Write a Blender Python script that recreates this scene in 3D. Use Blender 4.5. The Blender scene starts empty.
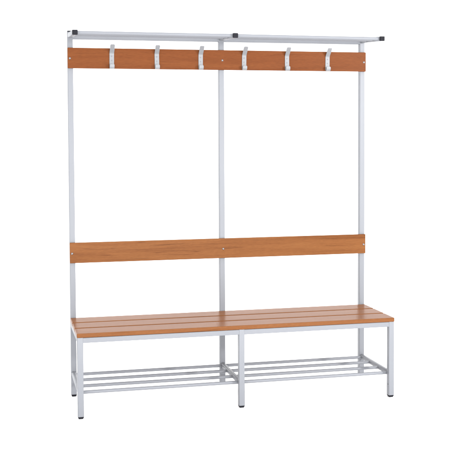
import bpy, bmesh, math, random
from mathutils import Vector, Matrix
random.seed(4)
SC = bpy.context.scene
COL = SC.collection

# ------------------------------------------------------------------ materials
def new_mat(name):
    m = bpy.data.materials.new(name); m.use_nodes = True
    nt = m.node_tree
    return m, nt, nt.nodes['Principled BSDF']

def N(nt, kind, **kw):
    n = nt.nodes.new(kind)
    for k, v in kw.items(): setattr(n, k, v)
    return n

def paint_mat():
    m, nt, b = new_mat('grey_powder_coat')
    tc = N(nt, 'ShaderNodeTexCoord')
    big = N(nt, 'ShaderNodeTexNoise'); big.inputs['Scale'].default_value = 3.0; big.inputs['Detail'].default_value = 3
    nt.links.new(tc.outputs['Object'], big.inputs['Vector'])
    r = N(nt, 'ShaderNodeValToRGB')
    r.color_ramp.elements[0].position = .3; r.color_ramp.elements[0].color = PAINT_A
    r.color_ramp.elements[1].position = .7; r.color_ramp.elements[1].color = PAINT_B
    nt.links.new(big.outputs['Fac'], r.inputs['Fac'])
    nt.links.new(r.outputs['Color'], b.inputs['Base Color'])
    fine = N(nt, 'ShaderNodeTexNoise'); fine.inputs['Scale'].default_value = 900; fine.inputs['Detail'].default_value = 2
    nt.links.new(tc.outputs['Object'], fine.inputs['Vector'])
    bp = N(nt, 'ShaderNodeBump'); bp.inputs['Strength'].default_value = .12; bp.inputs['Distance'].default_value = .0004
    nt.links.new(fine.outputs['Fac'], bp.inputs['Height']); nt.links.new(bp.outputs['Normal'], b.inputs['Normal'])
    b.inputs['Roughness'].default_value = .42
    b.inputs['Specular IOR Level'].default_value = .35
    return m

def wood_mat(name, base, dark, light, rough, spec, streak):
    """varnished beech: grain runs along x, medullary flecks, cathedral streaks"""
    m, nt, b = new_mat(name)
    L = nt.links.new
    tc = N(nt, 'ShaderNodeTexCoord')
    # slow waviness of the grain
    mp0 = N(nt, 'ShaderNodeMapping'); mp0.inputs['Scale'].default_value = (1.6, 6, 6)
    L(tc.outputs['Object'], mp0.inputs['Vector'])
    wv = N(nt, 'ShaderNodeTexNoise'); wv.inputs['Scale'].default_value = 1.0; wv.inputs['Detail'].default_value = 2
    L(mp0.outputs['Vector'], wv.inputs['Vector'])
    sub = N(nt, 'ShaderNodeVectorMath', operation='SUBTRACT'); sub.inputs[1].default_value = (.5, .5, .5)
    L(wv.outputs['Color'], sub.inputs[0])
    scl = N(nt, 'ShaderNodeVectorMath', operation='MULTIPLY'); scl.inputs[1].default_value = (0, .060, .060)
    L(sub.outputs['Vector'], scl.inputs[0])
    add = N(nt, 'ShaderNodeVectorMath', operation='ADD')
    L(tc.outputs['Object'], add.inputs[0]); L(scl.outputs['Vector'], add.inputs[1])
    # growth rings -> long streaks
    mp1 = N(nt, 'ShaderNodeMapping'); mp1.inputs['Scale'].default_value = (.55, 34, 34)
    L(add.outputs['Vector'], mp1.inputs['Vector'])
    n1 = N(nt, 'ShaderNodeTexNoise'); n1.inputs['Scale'].default_value = 1.0; n1.inputs['Detail'].default_value = 6; n1.inputs['Roughness'].default_value = .62
    L(mp1.outputs['Vector'], n1.inputs['Vector'])
    r1 = N(nt, 'ShaderNodeValToRGB')
    r1.color_ramp.elements[0].position = .30; r1.color_ramp.elements[0].color = (*light, 1)
    r1.color_ramp.elements[1].position = .74; r1.color_ramp.elements[1].color = (*dark, 1)
    e = r1.color_ramp.elements.new(.52); e.color = (*base, 1)
    L(n1.outputs['Fac'], r1.inputs['Fac'])
    # sparse dark streaks
    mp2 = N(nt, 'ShaderNodeMapping'); mp2.inputs['Scale'].default_value = (1.2, 135, 135); mp2.inputs['Location'].default_value = (3.1, 7.7, 1.3)
    L(add.outputs['Vector'], mp2.inputs['Vector'])
    n2 = N(nt, 'ShaderNodeTexNoise'); n2.inputs['Scale'].default_value = 1.0; n2.inputs['Detail'].default_value = 3
    L(mp2.outputs['Vector'], n2.inputs['Vector'])
    r2 = N(nt, 'ShaderNodeValToRGB')
    r2.color_ramp.elements[0].position = .58; r2.color_ramp.elements[0].color = (0, 0, 0, 1)
    r2.color_ramp.elements[1].position = .74; r2.color_ramp.elements[1].color = (streak, streak, streak, 1)
    L(n2.outputs['Fac'], r2.inputs['Fac'])
    mx = N(nt, 'ShaderNodeMix', data_type='RGBA', blend_type='MIX')
    mx.inputs[7].default_value = (dark[0] * .62, dark[1] * .55, dark[2] * .5, 1)
    L(r2.outputs['Color'], mx.inputs[0]); L(r1.outputs['Color'], mx.inputs[6])
    # fine flecks
    mp3 = N(nt, 'ShaderNodeMapping'); mp3.inputs['Scale'].default_value = (55, 700, 700)
    L(tc.outputs['Object'], mp3.inputs['Vector'])
    n3 = N(nt, 'ShaderNodeTexNoise'); n3.inputs['Scale'].default_value = 1.0; n3.inputs['Detail'].default_value = 1
    L(mp3.outputs['Vector'], n3.inputs['Vector'])
    mr = N(nt, 'ShaderNodeMapRange'); mr.inputs['From Min'].default_value = .3; mr.inputs['From Max'].default_value = .75
    mr.inputs['To Min'].default_value = 1.05; mr.inputs['To Max'].default_value = .84
    L(n3.outputs['Fac'], mr.inputs['Value'])
    mul = N(nt, 'ShaderNodeMix', data_type='RGBA', blend_type='MULTIPLY'); mul.inputs[0].default_value = 1
    L(mx.outputs[2], mul.inputs[6]); L(mr.outputs['Result'], mul.inputs[7])
    L(mul.outputs[2], b.inputs['Base Color'])
    bp = N(nt, 'ShaderNodeBump'); bp.inputs['Strength'].default_value = .03; bp.inputs['Distance'].default_value = .0005
    L(n3.outputs['Fac'], bp.inputs['Height']); L(bp.outputs['Normal'], b.inputs['Normal'])
    b.inputs['Roughness'].default_value = rough
    b.inputs['Specular IOR Level'].default_value = spec
    return m

def plain_mat(name, col, rough, metallic=0., noise=.1):
    m, nt, b = new_mat(name)
    tc = N(nt, 'ShaderNodeTexCoord')
    n = N(nt, 'ShaderNodeTexNoise'); n.inputs['Scale'].default_value = 60
    nt.links.new(tc.outputs['Object'], n.inputs['Vector'])
    r = N(nt, 'ShaderNodeValToRGB')
    r.color_ramp.elements[0].color = tuple(c * (1 - noise) for c in col) + (1,)
    r.color_ramp.elements[1].color = tuple(min(1, c * (1 + noise)) for c in col) + (1,)
    nt.links.new(n.outputs['Fac'], r.inputs['Fac']); nt.links.new(r.outputs['Color'], b.inputs['Base Color'])
    b.inputs['Roughness'].default_value = rough; b.inputs['Metallic'].default_value = metallic
    return m

PAINT_A = (.143, .149, .164, 1); PAINT_B = (.152, .158, .173, 1)
M_PAINT = paint_mat()
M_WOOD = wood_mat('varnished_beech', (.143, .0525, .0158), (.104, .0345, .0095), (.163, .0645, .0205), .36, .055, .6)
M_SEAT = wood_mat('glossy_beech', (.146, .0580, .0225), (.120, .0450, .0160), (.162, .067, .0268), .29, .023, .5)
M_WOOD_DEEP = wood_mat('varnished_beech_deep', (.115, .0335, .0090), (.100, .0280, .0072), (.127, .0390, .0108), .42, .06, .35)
M_BLACK = plain_mat('black_plastic', (.005, .005, .008), .6)
M_BLACK.node_tree.nodes['Principled BSDF'].inputs['Specular IOR Level'].default_value = .15
M_STEEL = plain_mat('bright_steel', (.25, .25, .26), .36, 1.0, .04)
M_SCREW = plain_mat('dull_screw_steel', (.14, .14, .15), .5, .6, .05)
M_HOOK = plain_mat('silver_hook_lacquer', (.150, .154, .162), .40, .0, .05)
M_FLOOR = plain_mat('white_paper_sweep', (.93, .93, .93), .9, 0., .01)
M_FLOOR.node_tree.nodes['Principled BSDF'].inputs['Specular IOR Level'].default_value = .1

# ------------------------------------------------------------------ mesh helpers
def link(name, bm, mat, parent, smooth=True):
    me = bpy.data.meshes.new(name); bm.to_mesh(me); bm.free()
    o = bpy.data.objects.new(name, me); COL.objects.link(o)
    me.materials.append(mat)
    if smooth:
        for p in me.polygons: p.use_smooth = True
        w = o.modifiers.new('weighted_normals', 'WEIGHTED_NORMAL'); w.keep_sharp = True; w.weight = 80
    if parent is not None: o.parent = parent
    return o

def add_box(bm, x0, x1, y0, y1, z0, z1, r=.0025, seg=3, edges='all'):
    """box with rounded edges; edges = 'all' or the axis the rounded edges run along"""
    v = [bm.verts.new((x, y, z)) for x in (x0, x1) for y in (y0, y1) for z in (z0, z1)]
    fs = [(0, 1, 3, 2), (4, 6, 7, 5), (0, 4, 5, 1), (2, 3, 7, 6), (0, 2, 6, 4), (1, 5, 7, 3)]
    faces = [bm.faces.new([v[i] for i in f]) for f in fs]
    bm.normal_update()
    es = list({e for f in faces for e in f.edges})
    if edges != 'all':
        ax = 'xyz'.index(edges)
        es = [e for e in es if abs((e.verts[0].co - e.verts[1].co)[ax]) > 1e-6 and
              abs((e.verts[0].co - e.verts[1].co).length - abs((e.verts[0].co - e.verts[1].co)[ax])) < 1e-7]
    if r > 0:
        bmesh.ops.bevel(bm, geom=es, offset=r, segments=seg, profile=.5, affect='EDGES', clamp_overlap=True)

def box(name, mat, parent, x0, x1, y0, y1, z0, z1, r=.0025, seg=3, edges='all'):
    bm = bmesh.new(); add_box(bm, x0, x1, y0, y1, z0, z1, r, seg, edges)
    return link(name, bm, mat, parent)

def add_rod(bm, a, b, r, n=20):
    a, b = Vector(a), Vector(b)
    rot = (b - a).to_track_quat('Z', 'Y').to_matrix().to_4x4()
    bmesh.ops.create_cone(bm, cap_ends=True, segments=n, radius1=r, radius2=r, depth=(b - a).length,
                          matrix=Matrix.Translation((a + b) / 2) @ rot)

def rod(name, mat, parent, a, b, r, n=20):
    bm = bmesh.new(); add_rod(bm, a, b, r, n)
    return link(name, bm, mat, parent)

def bolt(parent, x, y, z, r=.0042):
    """domed bolt head facing -y"""
    bm = bmesh.new()
    prof = [(r * 1.25, .0), (r * 1.25, -.0008), (r, -.0010), (r * .93, -.0022), (r * .7, -.0034), (r * .42, -.0040), (r * .40, -.0028), (.0002, -.0026)]
    n = 24; rings = []
    for pr, py in prof:
        rings.append([bm.verts.new((x + pr * math.cos(2 * math.pi * k / n), y + py, z + pr * math.sin(2 * math.pi * k / n))) for k in range(n)])
    for i in range(len(rings) - 1):
        for k in range(n):
            bm.faces.new((rings[i][k], rings[i][(k + 1) % n], rings[i + 1][(k + 1) % n], rings[i + 1][k]))
    bm.faces.new(rings[-1])
    bmesh.ops.recalc_face_normals(bm, faces=bm.faces)
    return link('bolt', bm, M_STEEL, parent)

# ------------------------------------------------------------------ dimensions (metres)
H = .75            # half length
T = .0266          # tube width
DP = .028          # tube depth
D = .3855          # front face of the front legs is at y = -D, front of the posts at y = 0
SEAT = .3832; BOARD = .0194; RAIL = .0240
RZ1 = SEAT - BOARD; RZ0 = RZ1 - RAIL
POST_TOP = 1.7485
XS = [(-H, -H + T), (-T / 2, T / 2), (H - T, H)]
FOOT = .0105

# ------------------------------------------------------------------ the bench
bench = bpy.data.objects.new('cloakroom_bench', None); COL.objects.link(bench)
bench['label'] = 'light grey steel cloakroom bench with wooden seat boards, coat hooks, hat shelf and shoe rack'
bench['category'] = 'bench'

def foot(parent, x0, x1, y0, y1):
    bm = bmesh.new()
    add_box(bm, x0 + .0006, x1 - .0006, y0 + .0006, y1 - .0006, .0045, FOOT + .004, .0022, 2)
    add_box(bm, x0 + .003, x1 - .003, y0 + .003, y1 - .003, .0, .0060, .0020, 2)
    return link('foot_cap', bm, M_BLACK, parent)

REAR_END = (FOOT, .0225, .0125)
for (x0, x1), ze in zip(XS, REAR_END):
    post = box('post', M_PAINT, bench, x0, x1, 0, DP, ze, POST_TOP, .0028, 3, 'z')
    if ze == FOOT: foot(post, x0, x1, 0, DP)
    bm = bmesh.new()
    add_box(bm, x0 + .0004, x1 - .0004, .0004, DP - .0004, POST_TOP - .003, POST_TOP + .0055, .0025, 3)
    link('end_cap', bm, M_BLACK, post)
    leg = box('leg', M_PAINT, bench, x0, x1, -D, -D + DP, FOOT, RZ1 - .0003, .0028, 3, 'z')
    foot(leg, x0, x1, -D, -D + DP)
    # seat cross rail and shoe rack arm run from post to leg
    box('cross_rail', M_PAINT, bench, x0 + .0008, x1 - .0008, -D + DP - .001, .001, RZ0, RZ1 - .0006, .0026, 3, 'y')

# small hole with plug low on the right front leg
bm = bmesh.new(); add_rod(bm, (H - T + .0012, -D + .010, .062), (H - T - .0004, -D + .010, .062), .0028, 16)
link('leg_hole_plug', bm, M_BLACK, [o for o in bench.children if o.name.startswith('leg')][-1])

for a, b in ((XS[0][1], XS[1][0]), (XS[1][1], XS[2][0])):
    box('seat_rail', M_PAINT, bench, a - .001, b + .001, -D + .0010, -D + DP - .001, RZ0, RZ1 - .0006, .0026, 3, 'x')
    box('seat_rail', M_PAINT, bench, a - .001, b + .001, .0012, DP - .001, RZ0, RZ1 - .0006, .0026, 3, 'x')

# shoe rack: three arms, four round bars in each bay
for x0, x1 in XS:
    xm = (x0 + x1) / 2
    box('shoe_rack_arm', M_PAINT, bench, xm - .0112, xm + .0112, -D + DP - .0015, .0015, .1005, .1235, .0085, 5, 'y')
for a, b in ((XS[0], XS[1]), (XS[1], XS[2])):
    for y in (-.0125, -.125, -.237, -.3465):
        rod('shoe_rack_bar', M_PAINT, bench, ((a[0] + a[1]) / 2 + .0108, y, .111), ((b[0] + b[1]) / 2 - .0108, y, .111), .0076, 24)

# seat boards
gap = .0125
bw = (D + .001 - 2 * gap) / 3
for k in range(3):
    y1 = -.0006 - k * (bw + gap)
    sb = box('seat_board', M_SEAT, bench, -H - .0012, H + .0012, y1 - bw, y1, RZ1, SEAT, .0038, 4)

# backrest and hook board
def board(name, z0, z1, y0, zb, mat):
    o = box(name, mat, bench, -H - .0004, H + .0004, y0, -.0003, z0, z1, .0022, 3)
    for x in (-H + .0105, 0.0015, H - .0105):
        bolt(o, x, y0, zb)
    return o
YF = -.0135
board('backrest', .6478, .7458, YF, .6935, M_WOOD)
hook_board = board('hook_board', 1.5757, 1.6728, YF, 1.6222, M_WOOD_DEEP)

# coat hooks: bent flat strip, upper prong leans out, lower prong turns up
def coat_hook(x, s):
    w = .0110; th = .0030
    y = YF - .0001 - th / 2
    path = [(y - .0185, 1.5970), (y - .0185, 1.5885)]
    r = .00925; c = (y - r, 1.5865)
    for k in range(0, 9):
        a = math.pi + math.pi * k / 8
        path.append((c[0] + r * math.cos(a), c[1] + r * math.sin(a)))
    path += [(y, 1.600), (y, 1.640)]
    rr = .016; ang = math.radians(46)
    for k in range(1, 7):
        a = ang * k / 6
        path.append((y - rr * (1 - math.cos(a)), 1.642 + rr * math.sin(a)))
    p = path[-1]; ln = .049
    path.append((p[0] - math.sin(ang) * ln * .5, p[1] + math.cos(ang) * ln * .5))
    path.append((p[0] - math.sin(ang) * ln, p[1] + math.cos(ang) * ln))
    bm = bmesh.new(); rows = []
    n = len(path)
    def halfw(i):
        return w
    for i, (py, pz) in enumerate(path):
        a = path[max(i - 1, 0)]; b = path[min(i + 1, n - 1)]
        t = Vector((0, b[0] - a[0], b[1] - a[1])).normalized()
        nn = Vector((0, -t.z, t.y))
        c0 = Vector((x, py, pz))
        hw = halfw(i)
        rows.append([bm.verts.new(c0 + Vector((sx * hw, 0, 0)) + nn * sn * th / 2) for sx, sn in ((-1, -1), (1, -1), (1, 1), (-1, 1))])
    for i in range(n - 1):
        for k in range(4):
            bm.faces.new((rows[i][k], rows[i][(k + 1) % 4], rows[i + 1][(k + 1) % 4], rows[i + 1][k]))
    bm.faces.new(rows[0]); bm.faces.new(list(reversed(rows[-1])))
    bmesh.ops.recalc_face_normals(bm, faces=bm.faces)
    # rounded corners at the two tips
    tip = []
    for row in (rows[0], rows[-1]):
        for i, j in ((0, 3), (1, 2)):
            e = bm.edges.get((row[i], row[j]))
            if e: tip.append(e)
    bmesh.ops.bevel(bm, geom=tip, offset=.0055, segments=5, profile=.5, affect='EDGES')
    bmesh.ops.bevel(bm, geom=[e for e in bm.edges if len(e.link_faces) == 2 and e.calc_face_angle(0) > 1.2], offset=.0006, segments=2, profile=.5, affect='EDGES')
    h = link('coat_hook', bm, M_HOOK, hook_board)
    return h

def screw(hk, x, z):
    bm = bmesh.new()
    y = YF - .0031
    add_rod(bm, (x, y + .0006, z), (x, y - .0008, z), .0034, 18)
    add_rod(bm, (x, y - .0005, z), (x, y - .0018, z), .0024, 18)
    return bm

for i, x in enumerate((-.5417, -.3240, -.1080, .1110, .3315, .5440)):
    h = coat_hook(x, 1)
    bm = screw(h, x, 1.614); b2 = screw(h, x, 1.634)
    me = bpy.data.meshes.new('tmp'); b2.to_mesh(me); b2.free(); bm.from_mesh(me)
    tilt = math.radians((.5, -.7, .3, .9, -.4, .6)[i])
    # two screw heads belong to the strip they fix
    hm = h.data; k = len(hm.polygons)
    bb = bmesh.new(); bb.from_mesh(hm); m2 = bpy.data.meshes.new('tmp2'); bm.to_mesh(m2); bm.free(); bb.from_mesh(m2); bmesh.ops.rotate(bb, cent=(x, 0, 1.624), matrix=Matrix.Rotation(tilt, 3, 'Y'), verts=bb.verts); bb.to_mesh(hm); bb.free()
    hm.materials.append(M_SCREW)
    for p in hm.polygons:
        p.use_smooth = True
        if p.index >= k: p.material_index = 1

# ------------------------------------------------------------------ hat shelf
SL = math.atan2(.016, .298)
ARM_LEN = (.292, .290, .262)        # the shelf is set a little askew
def arm(x0, x1, ln):
    xm = (x0 + x1) / 2
    bm = bmesh.new(); add_box(bm, xm - .0118, xm + .0118, -ln + .008, .001, -.0108, .0108, .0032, 4, 'y')
    mt = Matrix.Translation((0, 0, 1.732)) @ Matrix.Rotation(SL, 4, 'X')
    bmesh.ops.transform(bm, matrix=mt, verts=bm.verts)
    o = link('hat_shelf_arm', bm, M_PAINT, bench)
    bm = bmesh.new(); add_box(bm, xm - .0122, xm + .0122, -ln - .002, -ln + .009, -.0112, .0112, .0030, 3)
    bmesh.ops.transform(bm, matrix=mt, verts=bm.verts)
    link('end_cap', bm, M_BLACK, o)
for (x0, x1), ln in zip(XS, ARM_LEN): arm(x0, x1, ln)
for i in (0, 1):
    a, b = XS[i], XS[i + 1]
    xa, xb = (a[0] + a[1]) / 2 + .0114, (b[0] + b[1]) / 2 - .0114
    for fr in (.93, .635, .325):
        ya, yb = -fr * ARM_LEN[i], -fr * ARM_LEN[i + 1]
        rod('hat_shelf_bar', M_PAINT, bench, (xa, ya, 1.732 + math.tan(SL) * ya), (xb, yb, 1.732 + math.tan(SL) * yb), .0078, 24)
    box('hat_shelf_rail', M_PAINT, bench, a[1] - .001, b[0] + .001, .001, DP - .001, 1.7145, 1.7385, .0028, 3, 'x')

# ------------------------------------------------------------------ white paper sweep: floor that curves up into the backdrop
bm = bmesh.new()
prof = [(-9.0, 0), (0, 0), (2.2, 0)]
R = 1.6
for k in range(1, 17):
    a = math.pi / 2 * k / 16
    prof.append((2.2 + R * math.sin(a), R - R * math.cos(a)))
prof.append((2.2 + R, 6.5))
rows = [[bm.verts.new((x, y, z)) for x in (-9, -3, 3, 11)] for y, z in prof]
for i in range(len(rows) - 1):
    for k in range(3): bm.faces.new((rows[i][k], rows[i][k + 1], rows[i + 1][k + 1], rows[i + 1][k]))
bmesh.ops.recalc_face_normals(bm, faces=bm.faces)
if bm.faces[0].normal.z < 0: bmesh.ops.reverse_faces(bm, faces=bm.faces)
fl = link('floor', bm, M_FLOOR, None, smooth=False)
for p in fl.data.polygons: p.use_smooth = True
fl['kind'] = 'structure'

# ------------------------------------------------------------------ light: bright white studio, big softboxes
w = bpy.data.worlds.new('World'); SC.world = w; w.use_nodes = True
bg = w.node_tree.nodes['Background']; bg.inputs['Color'].default_value = (.985, .99, 1, 1); bg.inputs['Strength'].default_value = 1.95

def softbox(name, loc, target, sx, sy, power, col=(1, 1, 1)):
    l = bpy.data.lights.new(name, 'AREA'); l.shape = 'RECTANGLE'; l.size = sx; l.size_y = sy; l.energy = power; l.color = col
    o = bpy.data.objects.new(name, l); COL.objects.link(o); o.location = loc
    o.rotation_euler = (Vector(target) - Vector(loc)).to_track_quat('-Z', 'Y').to_euler()
    return o
softbox('overhead_softbox', (0, -.6, 4.6), (0, -.4, 0), 8, 6, 130)
softbox('front_softbox', (.2, -6.0, .8), (0, 0, .2), 3.4, 1.1, 240)
softbox('key_softbox', (3.2, -4.4, 1.97), (.1, 0, 1.2), .36, .36, 225)
softbox('left_softbox', (-2.8, -3.8, 1.6), (-.2, 0, .5), 1.0, 1.2, 40)

# ------------------------------------------------------------------ camera (solved from the photograph)
cam = bpy.data.cameras.new('camera'); co = bpy.data.objects.new('camera', cam); COL.objects.link(co)
cx, cy, cz, yaw, pitch, roll, f, px, py = -1.08709, -4.66159, 1.25518, .23213, -.045183, -.004496, 968.79, 225., 179.119
# rows of the camera's axes in the world
cyw, syw = math.cos(yaw), math.sin(yaw); cp, sp = math.cos(pitch), math.sin(pitch)
right = Vector((cyw, -syw, 0)); fwd0 = Vector((syw, cyw, 0)); up0 = Vector((0, 0, 1))
fwd = fwd0 * cp + up0 * sp; up = up0 * cp - fwd0 * sp
c, s = math.cos(roll), math.sin(roll)      # u' = c*u - s*v, v' = s*u + c*v with v pointing down
R_ = right * c + up * s
U_ = up * c - right * s
co.matrix_world = Matrix(((R_.x, U_.x, -fwd.x, cx), (R_.y, U_.y, -fwd.y, cy), (R_.z, U_.z, -fwd.z, cz), (0, 0, 0, 1)))
cam.sensor_fit = 'HORIZONTAL'; cam.sensor_width = 36; cam.lens = 36 * f / 450
cam.shift_x = (225 - px) / 450; cam.shift_y = (py - 225) / 450
cam.clip_start = .05; cam.clip_end = 200
SC.camera = co

SC.view_settings.view_transform = 'Standard'; SC.view_settings.look = 'None'
SC.view_settings.exposure = 0; SC.view_settings.gamma = 1
try: SC.view_settings.use_curve_mapping = False
except Exception: pass
SC.cycles.max_bounces = 10; SC.cycles.diffuse_bounces = 6
